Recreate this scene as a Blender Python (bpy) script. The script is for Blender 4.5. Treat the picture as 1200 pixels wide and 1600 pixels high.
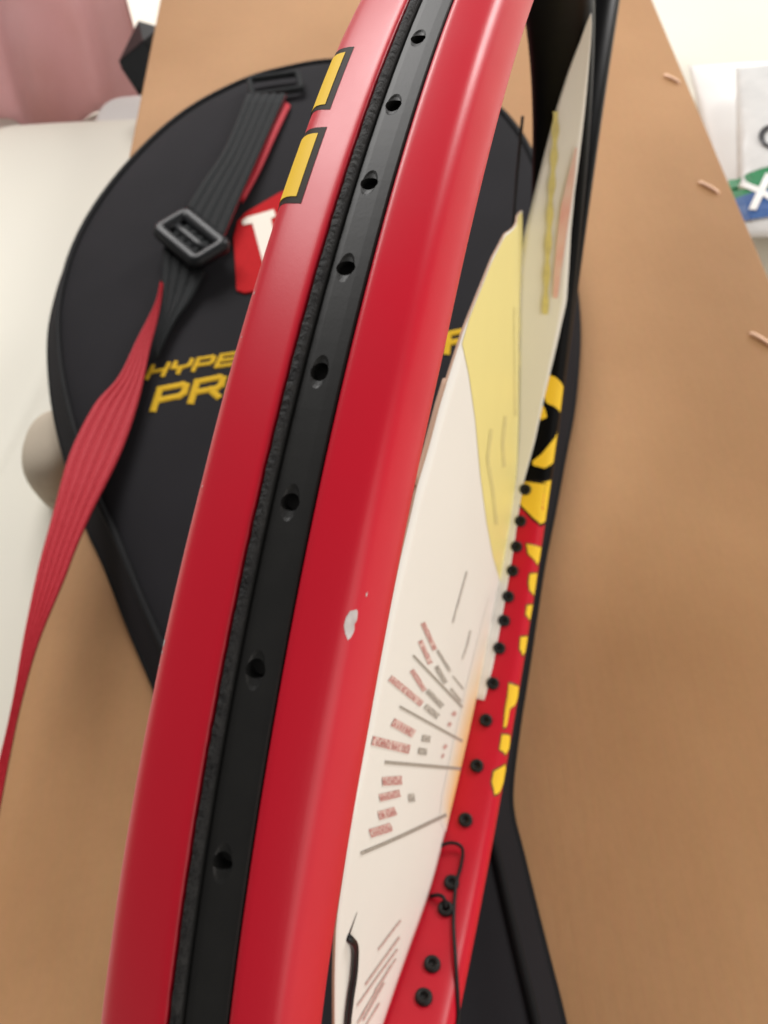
import bpy, bmesh, math, random
from mathutils import Matrix, Vector, noise

for o in list(bpy.data.objects):
    bpy.data.objects.remove(o, do_unlink=True)
sc = bpy.context.scene
COL = sc.collection
random.seed(4)

# ------------------------------------------------------------------ camera
CAM_Z = 0.325            # metres above the lid of the cardboard box
cam_d = bpy.data.cameras.new('camera'); cam = bpy.data.objects.new('camera', cam_d); COL.objects.link(cam)
cam.matrix_world = Matrix(((0.99878, 0.04933, 0.0, 0.0),
                           (-0.04301, 0.87083, -0.48971, 0.0),
                           (-0.02416, 0.48911, 0.87189, CAM_Z),
                           (0, 0, 0, 1)))
cam_d.sensor_fit = 'VERTICAL'; cam_d.sensor_height = 36.0; cam_d.lens = 1150 / 1600 * 36.0
cam_d.clip_start = 0.005; cam_d.clip_end = 50
cam_d.dof.use_dof = True; cam_d.dof.focus_distance = 0.094; cam_d.dof.aperture_fstop = 36.0
sc.camera = cam

# ------------------------------------------------------------------ light
world = bpy.data.worlds.new('World'); sc.world = world; world.use_nodes = True
bg = world.node_tree.nodes['Background']
bg.inputs[0].default_value = (1.0, 0.95, 0.89, 1); bg.inputs[1].default_value = 0.22
def area(name, loc, target, sx, sy, power, col):
    l = bpy.data.lights.new(name, 'AREA'); l.shape = 'RECTANGLE'; l.size = sx; l.size_y = sy
    l.energy = power; l.color = col
    o = bpy.data.objects.new(name, l); COL.objects.link(o); o.location = loc
    o.rotation_euler = (Vector(target) - Vector(loc)).to_track_quat('-Z', 'Y').to_euler()
    return o
area('window_light', (-0.55, 1.75, 1.20), (0.0, 0.35, 0.0), 1.3, 0.7, 36, (1.0, 0.98, 0.96))
area('side_window_light', (2.1, 2.55, 1.25), (0.05, 0.25, 0.1), 0.75, 1.15, 46, (1.0, 0.97, 0.95))
area('room_light', (1.3, -0.95, 0.90), (0.05, 0.2, 0.05), 2.0, 1.5, 21, (1.0, 0.94, 0.87))
sc.view_settings.view_transform = 'Standard'; sc.view_settings.look = 'None'
sc.view_settings.exposure = 0.22; sc.view_settings.gamma = 1.0

# ------------------------------------------------------------------ measured shapes (metres, in each thing's own axes)
CARD_NEAR=[[.16927,-.02736],[.14106,-.00904],[.06704,.03734],[.04793,.04444],[.02846,.04857],[.01473,.05142],[-.00132,.0526],[-.00924,.05287],[-.01952,.05206],[-.02921,.05237],[-.03507,.05108],[-.04484,.0496],[-.05208,.04778],[-.06151,.04429],[-.07268,.03979],[-.08134,.03686],[-.08404,.03709],[-.09576,.02495],[-.10317,.01773],[-.11112,.00613],[-.1199,-.00732]]
YEL_LEFT=[[.01167,.05049],[.01523,.0365],[.01771,.01686],[.01831,-.00918],[.02148,-.0408],[.02705,-.07337],[.03824,-.118]]
RED_BARS=[[[-.04327,.01924],[-.04082,-.00193],[-.03796,-.00734],[-.04078,.015]],[[-.04671,.01724],[-.04507,-.00057],[-.0424,-.00588],[-.04433,.01292]],[[-.05396,.01783],[-.05156,-.00178],[-.04919,-.00643],[-.05189,.01416]],[[-.06238,.03479],[-.05485,-.00294],[-.05212,-.00693],[-.06037,.03242]],[[-.06751,.02276],[-.06246,-.00282],[-.05966,-.00588],[-.06521,.02063]],[[-.07475,.03439],[-.06608,-.00339],[-.06391,-.00335],[-.07308,.0346]],[[-.0778,.01588],[-.07274,-.00464],[-.0715,-.00144],[-.07665,.01849]],[[-.0805,.01393],[-.07501,-.00656],[-.07432,-.00226],[-.0798,.01739]],[[-.0833,.00973],[-.07902,-.00694],[-.07826,-.00149],[-.08251,.0143]],[[-.08726,.01253],[-.08245,-.00706],[-.08168,-.00137],[-.08649,.01728]],[[-.03958,-.05516],[-.03827,-.06173],[-.03501,-.06804],[-.03645,-.06111]],[[-.04404,-.05185],[-.04276,-.0579],[-.04034,-.06197],[-.04171,-.05569]],[[-.05076,-.05241],[-.04966,-.0584],[-.04709,-.06301],[-.04828,-.05677]],[[-.05334,-.05325],[-.05254,-.05765],[-.05046,-.06113],[-.05131,-.05659]]]
GREY_BARS=[[[-.03896,-.00663],[-.03423,-.03353],[-.0321,-.0377],[-.03717,-.00979]],[[-.0327,-.04095],[-.02643,-.06986],[-.02493,-.07281],[-.03144,-.04323]],[[-.04246,-.00904],[-.03947,-.02916],[-.03628,-.0357],[-.03964,-.01438]],[[-.03645,-.04194],[-.03108,-.069],[-.02869,-.07391],[-.03442,-.04581]],[[-.05046,-.00529],[-.04513,-.03329],[-.04205,-.03895],[-.04792,-.00948]],[[-.05366,-.00768],[-.04929,-.02989],[-.04626,-.03495],[-.05106,-.01164]],[[-.05947,-.01589],[-.05613,-.02861],[-.05449,-.02779],[-.05793,-.01512]],[[-.06299,-.01479],[-.05966,-.02823],[-.05807,-.0273],[-.0615,-.01393]],[[-.07377,-.01822],[-.07172,-.02713],[-.07056,-.02313],[-.07262,-.01453]]]
RULES=[[[-.05091,.01907],[-.03064,-.07591],[-.02901,-.07913],[-.05005,.01785]],[[-.06251,.01915],[-.03677,-.0952],[-.03533,-.09736],[-.06182,.01853]],[[-.07418,.01907],[-.0435,-.10763],[-.04263,-.1065],[-.07367,.01956]],[[-.09114,.01637],[-.06176,-.09664],[-.06181,-.09155],[-.0909,.0183]]]
PENCIL=[[[-.09725,-.05193],[-.10526,-.03194],[-.10539,-.03443],[-.09729,-.05502]],[[-.10089,-.05828],[-.11266,-.02789],[-.11289,-.03068],[-.10098,-.06205]],[[-.10374,-.06085],[-.11672,-.02494],[-.11695,-.02722],[-.10386,-.06412]],[[-.10769,-.05802],[-.12029,-.03082],[-.12059,-.03361],[-.10785,-.06182]],[[-.11181,-.05435],[-.11984,-.03748],[-.1201,-.04008],[-.11199,-.05748]],[[-.11642,-.055],[-.12125,-.04219],[-.12153,-.04482],[-.11667,-.05808]],[[-.106,-.06334],[-.11377,-.04341],[-.11394,-.04572],[-.10612,-.06614]]]
SCRIBBLE=[[[[-.00659,-.02335],[-.01099,-.02271],[-.00962,-.02559],[-.00514,-.02627]],[[-.01099,-.02271],[-.01845,-.02109],[-.01722,-.02387],[-.00962,-.02559]],[[-.01845,-.02109],[-.02484,-.01983],[-.02373,-.02254],[-.01722,-.02387]]],[[[-.01074,-.05629],[-.01675,-.05556],[-.0153,-.05929],[-.00917,-.06009]],[[-.01672,-.05557],[-.0226,-.05204],[-.02134,-.0556],[-.01533,-.05928]]]]
OLIVE=[[[[.07883,.00056],[.0788,-.02263],[.09635,-.0406],[.09485,-.01387]],[[.0788,-.02261],[.07564,-.04991],[.08861,-.06532],[.09635,-.04062]]],[[[.03335,-.00603],[.02614,-.01157],[.03011,-.017],[.03751,-.01127]],[[.02612,-.01177],[.03075,-.03666],[.03533,-.04296],[.03014,-.01679]],[[.03074,-.03658],[.03257,-.05968],[.03763,-.06748],[.03535,-.04305]]],[[[.05502,-.02558],[.04888,-.03245],[.05452,-.03975],[.06093,-.03269]],[[.04886,-.03255],[.04942,-.04729],[.05548,-.05536],[.05455,-.03964]]]]
SLIT=[[-.10011,.00362],[-.1046,.00461]]
WIRE_CARD=[[-.10501,.00391],[-.1063,-.00222],[-.11078,-.00845],[-.11543,-.01217],[-.12134,-.01829]]
EMB_A=[[5.56472,.0267],[5.55779,.02326],[5.53009,.01792],[5.501,.0178],[5.45252,.0178],[5.46776,.02254],[5.47468,.02575],[5.49407,.02682],[5.52316,.02658]]
EMB_A2=[[5.4733,.02777],[5.45391,.02575],[5.43036,.02456],[5.42066,.02717],[5.44698,.02836]]
EMB_B=[[5.39434,.01768],[5.33617,.01792],[5.30292,.01792],[5.27799,.02278],[5.28215,.02765],[5.29323,.02848],[5.31816,.02492],[5.35972,.02124]]
EMB_C=[[5.2309,.03109],[5.23367,.02338],[5.25167,.01768],[5.21427,.01768],[5.18657,.01768],[5.13117,.01768],[5.11731,.02112],[5.13117,.02468],[5.16718,.03133],[5.20181,.03144]]
LETTERS=[[[4.97326,.02243],[4.98434,.01792],[4.94279,.01768],[4.92339,.0178],[4.92893,.02136],[4.94971,.02231]],[[4.88876,.02148],[4.89846,.01768],[4.86799,.0178],[4.85552,.01839],[4.86245,.02136]],[[4.8015,.02207],[4.81397,.01768],[4.7738,.01756],[4.75995,.01946],[4.77103,.0216]],[[4.67822,.02361],[4.68099,.01887],[4.65883,.01768],[4.6339,.01899],[4.61728,.02148],[4.57157,.02148],[4.56603,.02266],[4.61312,.02326],[4.64359,.02314]],[[4.5494,.02278],[4.55633,.01899],[4.5314,.01756],[4.50785,.01982],[4.512,.02266]],[[4.48569,.01899],[4.48153,.01756],[4.44967,.01744],[4.4192,.01922],[4.40535,.02136],[4.43167,.02326],[4.4566,.02326]],[[5.05637,.02575],[5.05775,.0178],[5.02174,.0178],[5.00512,.01922],[5.02728,.02432]]]
BLOCKS=[[[1.71324,.0496],[1.72016,.0509],[1.66091,.05019],[1.65514,.04924]],[[1.80096,.04948],[1.8075,.05126],[1.75017,.05055],[1.74402,.04924]]]
CHIP=[2.07761,.01044,-.0822,.10916,.00781]
TIE2=[[4.23636,.03607,-.07391,-.10105,-.00741],[4.2516,.03477,-.07165,-.10164,-.00575],[4.26129,.03275,-.0702,-.102,-.00318],[4.26406,.03002,-.06977,-.10207,-.00042],[4.25575,.02824,-.07098,-.10166,.00136],[4.22112,.02777,-.07593,-.09984,.00184],[4.17818,.028,-.08192,-.09739,.0016],[4.102,.02634,-.0922,-.09268,.00326],[4.02582,.02338,-.10206,-.08763,.00621],[3.95656,.02041,-.11111,-.08344,.00878],[3.91639,.01804,-.11695,-.08185,.00984]]
FLAP_LINE=[[6.48584,-.00148],[6.38472,-.0016],[6.28638,-.00184],[6.15202,-.00231],[5.9955,-.00208],[5.88746,-.0016],[5.73786,-.00065]]
STRAP_L=[[-.0784,.4911],[-.0889,.4319],[-.1002,.4004],[-.1091,.3771]]
STRAP_R=[[-.0517,.4889],[-.068,.4169],[-.0769,.381],[-.0854,.3467]]
RED_L=[[-.1186,.3192],[-.119,.3002],[-.1254,.2753],[-.1321,.2498],[-.1414,.2348],[-.1478,.2148],[-.1506,.1982],[-.1521,.1721],[-.1534,.1525],[-.1539,.1385],[-.1537,.1107],[-.1528,.0864],[-.1532,.064],[-.1553,.0302]]
RED_R=[[-.1166,.3171],[-.1161,.293],[-.118,.2669],[-.1189,.2456],[-.1208,.2267],[-.1237,.2096],[-.1274,.194],[-.1342,.171],[-.1387,.1517],[-.1412,.1378],[-.147,.1103],[-.1492,.0862],[-.1497,.0638],[-.1494,.0299]]

# ------------------------------------------------------------------ helpers
def tag(o, label=None, cat=None, group=None, kind=None):
    if label: o['label'] = label
    if cat: o['category'] = cat
    if group: o['group'] = group
    if kind: o['kind'] = kind
    return o
def empty(name, loc=(0, 0, 0), mat=None):
    o = bpy.data.objects.new(name, None); COL.objects.link(o); o.empty_display_size = 0.02
    o.location = loc
    if mat is not None: o.matrix_world = mat
    return o
def mesh(name, verts, faces, mat, parent=None, smooth=True, mats=None, fmat=None, weld=None):
    me = bpy.data.meshes.new(name); me.from_pydata([tuple(v) for v in verts], [], faces)
    if weld or smooth is None or True:
        bm = bmesh.new(); bm.from_mesh(me)
        if fmat is None:
            if weld: bmesh.ops.remove_doubles(bm, verts=bm.verts, dist=weld)
            bmesh.ops.recalc_face_normals(bm, faces=bm.faces)
        bm.to_mesh(me); bm.free()
    for m in (mats or [mat]): me.materials.append(m)
    if fmat:
        for p, i in zip(me.polygons, fmat): p.material_index = i
    if smooth:
        for p in me.polygons: p.use_smooth = True
    o = bpy.data.objects.new(name, me); COL.objects.link(o)
    if parent: o.parent = parent
    return o
def lerp(a, b, t): return a + (b - a) * t
def interp(x, xs, ys):
    if x <= xs[0]: return ys[0]
    for i in range(len(xs) - 1):
        if x <= xs[i + 1]:
            return lerp(ys[i], ys[i + 1], (x - xs[i]) / (xs[i + 1] - xs[i]))
    return ys[-1]
def spline(pts, n):
    """Catmull-Rom through pts, n samples per span"""
    P = [Vector(p) for p in pts]; P = [P[0] * 2 - P[1]] + P + [P[-1] * 2 - P[-2]]; out = []
    for i in range(1, len(P) - 2):
        for k in range(n):
            t = k / n; a, b, c, d = P[i - 1], P[i], P[i + 1], P[i + 2]
            out.append(0.5 * (2 * b + (c - a) * t + (2 * a - 5 * b + 4 * c - d) * t * t + (3 * b - a - 3 * c + d) * t ** 3))
    return out + [P[-2]]
def grid_faces(nu, nv, cu=False, cv=False):
    f = []
    for i in range(nu if cu else nu - 1):
        for j in range(nv if cv else nv - 1):
            f.append((i * nv + j, ((i + 1) % nu) * nv + j, ((i + 1) % nu) * nv + (j + 1) % nv, i * nv + (j + 1) % nv))
    return f
def tube(path, rad, ns=10):
    P = [Vector(p) for p in path]; V = []; up = Vector((0.13, 0.21, 0.97))
    for i, p in enumerate(P):
        d = (P[min(i + 1, len(P) - 1)] - P[max(i - 1, 0)]).normalized()
        a = d.cross(up).normalized(); b = a.cross(d); up = b
        r = rad(i / (len(P) - 1)) if callable(rad) else rad
        for k in range(ns):
            w = 2 * math.pi * k / ns; V.append(p + a * (r * math.cos(w)) + b * (r * math.sin(w)))
    F = grid_faces(len(P), ns, cv=True)
    F += [tuple(range(ns))[::-1], tuple((len(P) - 1) * ns + k for k in range(ns))]
    return V, F
def slab(poly, z0, z1, hz=None):
    """prism over a 2-D polygon"""
    n = len(poly); V = [(x, y, z0) for x, y in poly] + [(x, y, z1) for x, y in poly]
    F = [tuple(range(n))[::-1], tuple(range(n, 2 * n))] + [(i, (i + 1) % n, n + (i + 1) % n, n + i) for i in range(n)]
    return V, F
def box(x0, x1, y0, y1, z0, z1):
    return slab([(x0, y0), (x1, y0), (x1, y1), (x0, y1)], z0, z1)
def bevel(o, w, seg=2):
    m = o.modifiers.new('bevel', 'BEVEL'); m.width = w; m.segments = seg; m.limit_method = 'ANGLE'; return o

# ------------------------------------------------------------------ materials
def material(name, col, rough=0.5, spec=0.5, coat=0.0, noise_amt=0.0, noise_scale=40, bump=0.0, bump_scale=600, bump_dist=0.0004,
             col2=None, metal=0.0, sheen=0.0, subs=0.0, detail=4, stretch=None, rough_var=0.0):
    m = bpy.data.materials.new(name); m.use_nodes = True; nt = m.node_tree; b = nt.nodes['Principled BSDF']
    b.inputs['Base Color'].default_value = (*col, 1); b.inputs['Roughness'].default_value = rough
    b.inputs['Specular IOR Level'].default_value = spec; b.inputs['Coat Weight'].default_value = coat
    b.inputs['Metallic'].default_value = metal; b.inputs['Sheen Weight'].default_value = sheen
    if subs:
        b.inputs['Subsurface Weight'].default_value = subs; b.inputs['Subsurface Scale'].default_value = 0.004
    tc = nt.nodes.new('ShaderNodeTexCoord'); src = tc.outputs['Object']
    if stretch:
        mp = nt.nodes.new('ShaderNodeMapping'); mp.inputs['Scale'].default_value = stretch
        nt.links.new(src, mp.inputs['Vector']); src = mp.outputs['Vector']
    if noise_amt:
        n = nt.nodes.new('ShaderNodeTexNoise'); n.inputs['Scale'].default_value = noise_scale; n.inputs['Detail'].default_value = detail
        nt.links.new(src, n.inputs['Vector'])
        mr = nt.nodes.new('ShaderNodeMapRange'); mr.inputs['From Min'].default_value = 0.3; mr.inputs['From Max'].default_value = 0.7
        mr.inputs['To Max'].default_value = noise_amt
        nt.links.new(n.outputs['Fac'], mr.inputs['Value'])
        mx = nt.nodes.new('ShaderNodeMix'); mx.data_type = 'RGBA'
        c2 = col2 or tuple(c * 0.6 for c in col)
        mx.inputs['A'].default_value = (*col, 1); mx.inputs['B'].default_value = (*c2, 1)
        nt.links.new(mr.outputs['Result'], mx.inputs['Factor']); nt.links.new(mx.outputs['Result'], b.inputs['Base Color'])
        if rough_var:
            r2 = nt.nodes.new('ShaderNodeMapRange'); r2.inputs['To Min'].default_value = rough - rough_var; r2.inputs['To Max'].default_value = rough + rough_var
            nt.links.new(n.outputs['Fac'], r2.inputs['Value']); nt.links.new(r2.outputs['Result'], b.inputs['Roughness'])
    if bump:
        n2 = nt.nodes.new('ShaderNodeTexNoise'); n2.inputs['Scale'].default_value = bump_scale; n2.inputs['Detail'].default_value = 3
        nt.links.new(src, n2.inputs['Vector'])
        bp = nt.nodes.new('ShaderNodeBump'); bp.inputs['Strength'].default_value = bump; bp.inputs['Distance'].default_value = bump_dist
        nt.links.new(n2.outputs['Fac'], bp.inputs['Height']); nt.links.new(bp.outputs['Normal'], b.inputs['Normal'])
    return m
def nodes_of(m): return m.node_tree.nodes, m.node_tree.links, m.node_tree.nodes['Principled BSDF']

def specks(m):
    # dust and hairline nicks in the paint
    N, L, b = nodes_of(m); tc = N.new('ShaderNodeTexCoord')
    v = N.new('ShaderNodeTexVoronoi'); v.inputs['Scale'].default_value = 260; L.new(tc.outputs['Object'], v.inputs['Vector'])
    n = N.new('ShaderNodeTexNoise'); n.inputs['Scale'].default_value = 45; n.inputs['Detail'].default_value = 2; L.new(tc.outputs['Object'], n.inputs['Vector'])
    a = N.new('ShaderNodeMapRange'); a.inputs['From Min'].default_value = 0.10; a.inputs['From Max'].default_value = 0.05; L.new(v.outputs['Distance'], a.inputs['Value'])
    c = N.new('ShaderNodeMapRange'); c.inputs['From Min'].default_value = 0.64; c.inputs['From Max'].default_value = 0.74; L.new(n.outputs['Fac'], c.inputs['Value'])
    k = N.new('ShaderNodeMath'); k.operation = 'MULTIPLY'; L.new(a.outputs['Result'], k.inputs[0]); L.new(c.outputs['Result'], k.inputs[1])
    k2 = N.new('ShaderNodeMath'); k2.operation = 'MULTIPLY'; k2.inputs[1].default_value = 0.45; L.new(k.outputs[0], k2.inputs[0])
    src = b.inputs['Base Color'].links[0].from_socket
    mx = N.new('ShaderNodeMix'); mx.data_type = 'RGBA'; mx.inputs['B'].default_value = (0.72, 0.25, 0.27, 1)
    L.new(src, mx.inputs['A']); L.new(k2.outputs[0], mx.inputs['Factor']); L.new(mx.outputs['Result'], b.inputs['Base Color'])
RED = (0.60, 0.005, 0.024)
M_red = material('red_paint', RED, 0.38, 0.34, 0.0, 0.25, 90, 0.06, 5200, 0.0002, col2=(0.48, 0.004, 0.018), rough_var=0.06)
specks(M_red)
M_black = material('black_paint', (0.003, 0.003, 0.0035), 0.40, 0.06)
M_strip = material('black_nylon', (0.011, 0.011, 0.011), 0.5, 0.28, 0, 0.5, 300, 0.05, 2500, 0.0002, col2=(0.017, 0.017, 0.016))
M_yellow = material('yellow_paint', (0.93, 0.60, 0.04), 0.6, 0.18, 0, 0.15, 300, col2=(0.86, 0.52, 0.03))
M_letterblack = material('letter_outline', (0.022, 0.015, 0.010), 0.6, 0.12)
M_olive = material('olive_outline', (0.16, 0.06, 0.008), 0.45)
M_card = material('white_card', (0.84, 0.82, 0.77), 0.5, 0.35, 0.0, 0.35, 22, 0.15, 500, 0.0003, col2=(0.78, 0.755, 0.70), subs=0.0)
M_cardedge = material('card_edge', (0.42, 0.27, 0.19), 0.8)
M_cardyel = material('card_yellow', (0.86, 0.76, 0.28), 0.4, 0.5, 0, 0.3, 60, col2=(0.80, 0.70, 0.26))
def speckle(name, ink, amount, scale=900):
    """ink of print broken up like small illegible type"""
    m = material(name, ink, 0.45, 0.4, 0, amount, scale, col2=(0.74, 0.70, 0.62), detail=2); return m
M_inkred = speckle('red_print', (0.52, 0.12, 0.12), 0.35, 1000)
M_inkgrey = speckle('grey_print', (0.22, 0.21, 0.19), 0.4, 1200)
M_tintred = speckle('red_print_tint', (0.72, 0.42, 0.40), 0.8, 1300)
M_tintgrey = speckle('grey_print_tint', (0.52, 0.50, 0.46), 0.8, 1300)
M_rule = speckle('rule_print', (0.26, 0.24, 0.21), 0.45, 1500)
M_pencil = speckle('pencil_print', (0.50, 0.25, 0.24), 1.0, 1500)
M_faint = speckle('faint_print', (0.48, 0.45, 0.42), 0.9, 500)
M_oliveink = material('olive_print', (0.60, 0.52, 0.22), 0.5, noise_amt=0.8, noise_scale=260, col2=(0.80, 0.70, 0.25))
M_orange = material('rim_bounce_tint', (0.88, 0.52, 0.14), 0.5, 0.35, noise_amt=0.7, noise_scale=90, col2=(0.86, 0.66, 0.36))  # warm reflection of the red rim, painted as card colour
M_pinkprint = material('pink_print', (0.78, 0.42, 0.38), 0.5, noise_amt=0.7, noise_scale=120, col2=(0.80, 0.66, 0.58))
M_wire = material('black_wire', (0.006, 0.006, 0.007), 0.4, 0.3)
M_chip = material('bare_primer', (0.70, 0.66, 0.65), 0.8, 0.2, noise_amt=0.8, noise_scale=700, col2=(0.42, 0.34, 0.34))
M_bag = material('black_nylon_cloth', (0.0165, 0.0158, 0.0178), 0.8, 0.10, 0, 0.5, 14, 0.25, 1400, 0.0004, col2=(0.024, 0.0225, 0.0265), sheen=0.0)
M_piping = material('black_piping', (0.010, 0.010, 0.011), 0.7, 0.15, bump=0.2, bump_scale=1500)
M_webblack = material('black_webbing', (0.010, 0.0115, 0.0125), 0.75, 0.2, 0, 0.5, 500, 0.4, 1800, 0.0004, col2=(0.017, 0.019, 0.021))
M_webred = material('red_webbing', (0.44, 0.010, 0.022), 0.6, 0.35, 0, 0.6, 600, 0.4, 1800, 0.0004, col2=(0.54, 0.03, 0.05))
M_plastic = material('black_plastic', (0.007, 0.008, 0.010), 0.40, 0.28)
M_patchred = material('patch_red', (0.50, 0.014, 0.018), 0.85, 0.12, noise_amt=0.3, noise_scale=400)
M_patchwhite = material('patch_white', (0.80, 0.72, 0.62), 0.6)
M_thread = material('yellow_thread', (0.74, 0.47, 0.03), 0.8, 0.1, noise_amt=0.6, noise_scale=900, col2=(0.50, 0.27, 0.015), bump=0.5, bump_scale=1500)
M_copper = material('copper_staple', (0.92, 0.62, 0.44), 0.45, metal=0.4)
M_sheet = material('white_sheet', (0.74, 0.72, 0.64), 0.85, 0.2, 0, 0.4, 9, 0.15, 700, 0.0005, col2=(0.70, 0.67, 0.58))
M_cushion = material('white_leather', (0.82, 0.80, 0.70), 0.6, 0.3, 0, 0.3, 12, 0.15, 500, 0.0004, col2=(0.80, 0.78, 0.70))
M_pillow = material('pillow_cotton', (0.82, 0.80, 0.78), 0.8, 0.2)
M_pink = material('pink_cloth', (0.74, 0.52, 0.54), 0.75, 0.25, 0, 1.0, 9, 0.2, 500, 0.0005, col2=(0.46, 0.22, 0.16), sheen=0.2)
N, L, b = nodes_of(M_pink); tr = N.new('ShaderNodeBsdfTranslucent'); tr.inputs['Color'].default_value = (0.90, 0.70, 0.73, 1)
ms = N.new('ShaderNodeMixShader'); ms.inputs[0].default_value = 0.55; L.new(b.outputs[0], ms.inputs[1]); L.new(tr.outputs[0], ms.inputs[2]); L.new(ms.outputs[0], N['Material Output'].inputs['Surface'])
M_beige = material('beige_cloth', (0.50, 0.43, 0.34), 0.8, 0.2, bump=0.2, bump_scale=700)
M_paper = material('white_paper', (0.86, 0.86, 0.85), 0.5, 0.4)
M_film = material('clear_white_film', (0.66, 0.66, 0.65), 0.30, 0.5, 0.0, 0.5, 60, 0.4, 70, 0.003, col2=(0.50, 0.51, 0.51))
M_green = material('green_ink', (0.02, 0.20, 0.07), 0.45, 0.3, 0.0, noise_amt=0.4, noise_scale=120, col2=(0.05, 0.30, 0.14))
M_blue = material('blue_ink', (0.03, 0.09, 0.28), 0.45, 0.3, 0.0, noise_amt=0.5, noise_scale=120, col2=(0.06, 0.16, 0.40))
M_dark = material('dark_ink', (0.04, 0.04, 0.045), 0.3)

def cardboard(name):
    m = bpy.data.materials.new(name); m.use_nodes = True; N, L, b = nodes_of(m)
    b.inputs['Roughness'].default_value = 0.72; b.inputs['Specular IOR Level'].default_value = 0.25
    tc = N.new('ShaderNodeTexCoord')
    n1 = N.new('ShaderNodeTexNoise'); n1.inputs['Scale'].default_value = 7; n1.inputs['Detail'].default_value = 5
    L.new(tc.outputs['Object'], n1.inputs['Vector'])
    r1 = N.new('ShaderNodeValToRGB'); r1.color_ramp.elements[0].position = 0.3; r1.color_ramp.elements[1].position = 0.75
    r1.color_ramp.elements[0].color = (0.410, 0.220, 0.102, 1); r1.color_ramp.elements[1].color = (0.490, 0.274, 0.134, 1)
    L.new(n1.outputs['Fac'], r1.inputs['Fac'])
    mp = N.new('ShaderNodeMapping'); mp.inputs['Scale'].default_value = (260, 30, 60); L.new(tc.outputs['Object'], mp.inputs['Vector'])
    n2 = N.new('ShaderNodeTexNoise'); n2.inputs['Scale'].default_value = 3; n2.inputs['Detail'].default_value = 6; L.new(mp.outputs['Vector'], n2.inputs['Vector'])
    mx = N.new('ShaderNodeMix'); mx.data_type = 'RGBA'; mx.blend_type = 'MULTIPLY'; mx.inputs['Factor'].default_value = 0.09
    L.new(r1.outputs['Color'], mx.inputs['A']); L.new(n2.outputs['Color'], mx.inputs['B'])
    # a few faint scuffs
    mp3 = N.new('ShaderNodeMapping'); mp3.inputs['Scale'].default_value = (12, 5, 5); mp3.inputs['Rotation'].default_value = (0, 0, 0.2); L.new(tc.outputs['Object'], mp3.inputs['Vector'])
    n3 = N.new('ShaderNodeTexNoise'); n3.inputs['Scale'].default_value = 1.4; n3.inputs['Detail'].default_value = 3; L.new(mp3.outputs['Vector'], n3.inputs['Vector'])
    r3 = N.new('ShaderNodeMapRange'); r3.inputs['From Min'].default_value = 0.60; r3.inputs['From Max'].default_value = 0.78; r3.inputs['To Max'].default_value = 0.12
    L.new(n3.outputs['Fac'], r3.inputs['Value'])
    m4 = N.new('ShaderNodeMix'); m4.data_type = 'RGBA'; m4.inputs['B'].default_value = (0.56, 0.33, 0.17, 1)
    L.new(r3.outputs['Result'], m4.inputs['Factor']); L.new(mx.outputs['Result'], m4.inputs['A']); L.new(m4.outputs['Result'], b.inputs['Base Color'])
    wv = N.new('ShaderNodeTexWave'); wv.inputs['Scale'].default_value = 55; wv.inputs['Distortion'].default_value = 0.6; L.new(tc.outputs['Object'], wv.inputs['Vector'])
    ad = N.new('ShaderNodeMath'); ad.operation = 'MULTIPLY_ADD'; ad.inputs[1].default_value = 0.25; L.new(wv.outputs['Fac'], ad.inputs[0]); L.new(n2.outputs['Fac'], ad.inputs[2])
    bp = N.new('ShaderNodeBump'); bp.inputs['Strength'].default_value = 0.12; bp.inputs['Distance'].default_value = 0.0006
    L.new(ad.outputs[0], bp.inputs['Height'])
    n5 = N.new('ShaderNodeTexNoise'); n5.inputs['Scale'].default_value = 14; n5.inputs['Detail'].default_value = 4; L.new(tc.outputs['Object'], n5.inputs['Vector'])
    b2 = N.new('ShaderNodeBump'); b2.inputs['Strength'].default_value = 0.35; b2.inputs['Distance'].default_value = 0.004
    L.new(n5.outputs['Fac'], b2.inputs['Height']); L.new(bp.outputs['Normal'], b2.inputs['Normal']); L.new(b2.outputs['Normal'], b.inputs['Normal'])
    # paper fibres
    n6 = N.new('ShaderNodeTexNoise'); n6.inputs['Scale'].default_value = 420; n6.inputs['Detail'].default_value = 2; L.new(tc.outputs['Object'], n6.inputs['Vector'])
    m6 = N.new('ShaderNodeMix'); m6.data_type = 'RGBA'; m6.blend_type = 'OVERLAY'; m6.inputs['Factor'].default_value = 0.05
    src = b.inputs['Base Color'].links[0].from_socket; L.new(src, m6.inputs['A']); L.new(n6.outputs['Fac'], m6.inputs['B']); L.new(m6.outputs['Result'], b.inputs['Base Color'])
    return m
M_board = cardboard('cardboard')

# ================================================================== SETTING: the bed the box lies on
SHEET_Z = -0.13
def sheet_h(x, y):
    h = 0.010 * noise.noise((x * 4.1, y * 3.3, 1.7)) + 0.004 * noise.noise((x * 13, y * 9, 4.4))
    if x > 0.2: h -= 0.004
    return SHEET_Z + h
nu, nv = 110, 110
V = []
for i in range(nu):
    for j in range(nv):
        x = -2.2 + 4.4 * i / (nu - 1); y = -1.0 + 4.2 * j / (nv - 1); V.append((x, y, sheet_h(x, y)))
tag(mesh('bed_sheet', V, grid_faces(nu, nv), M_sheet), kind='structure')

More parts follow.
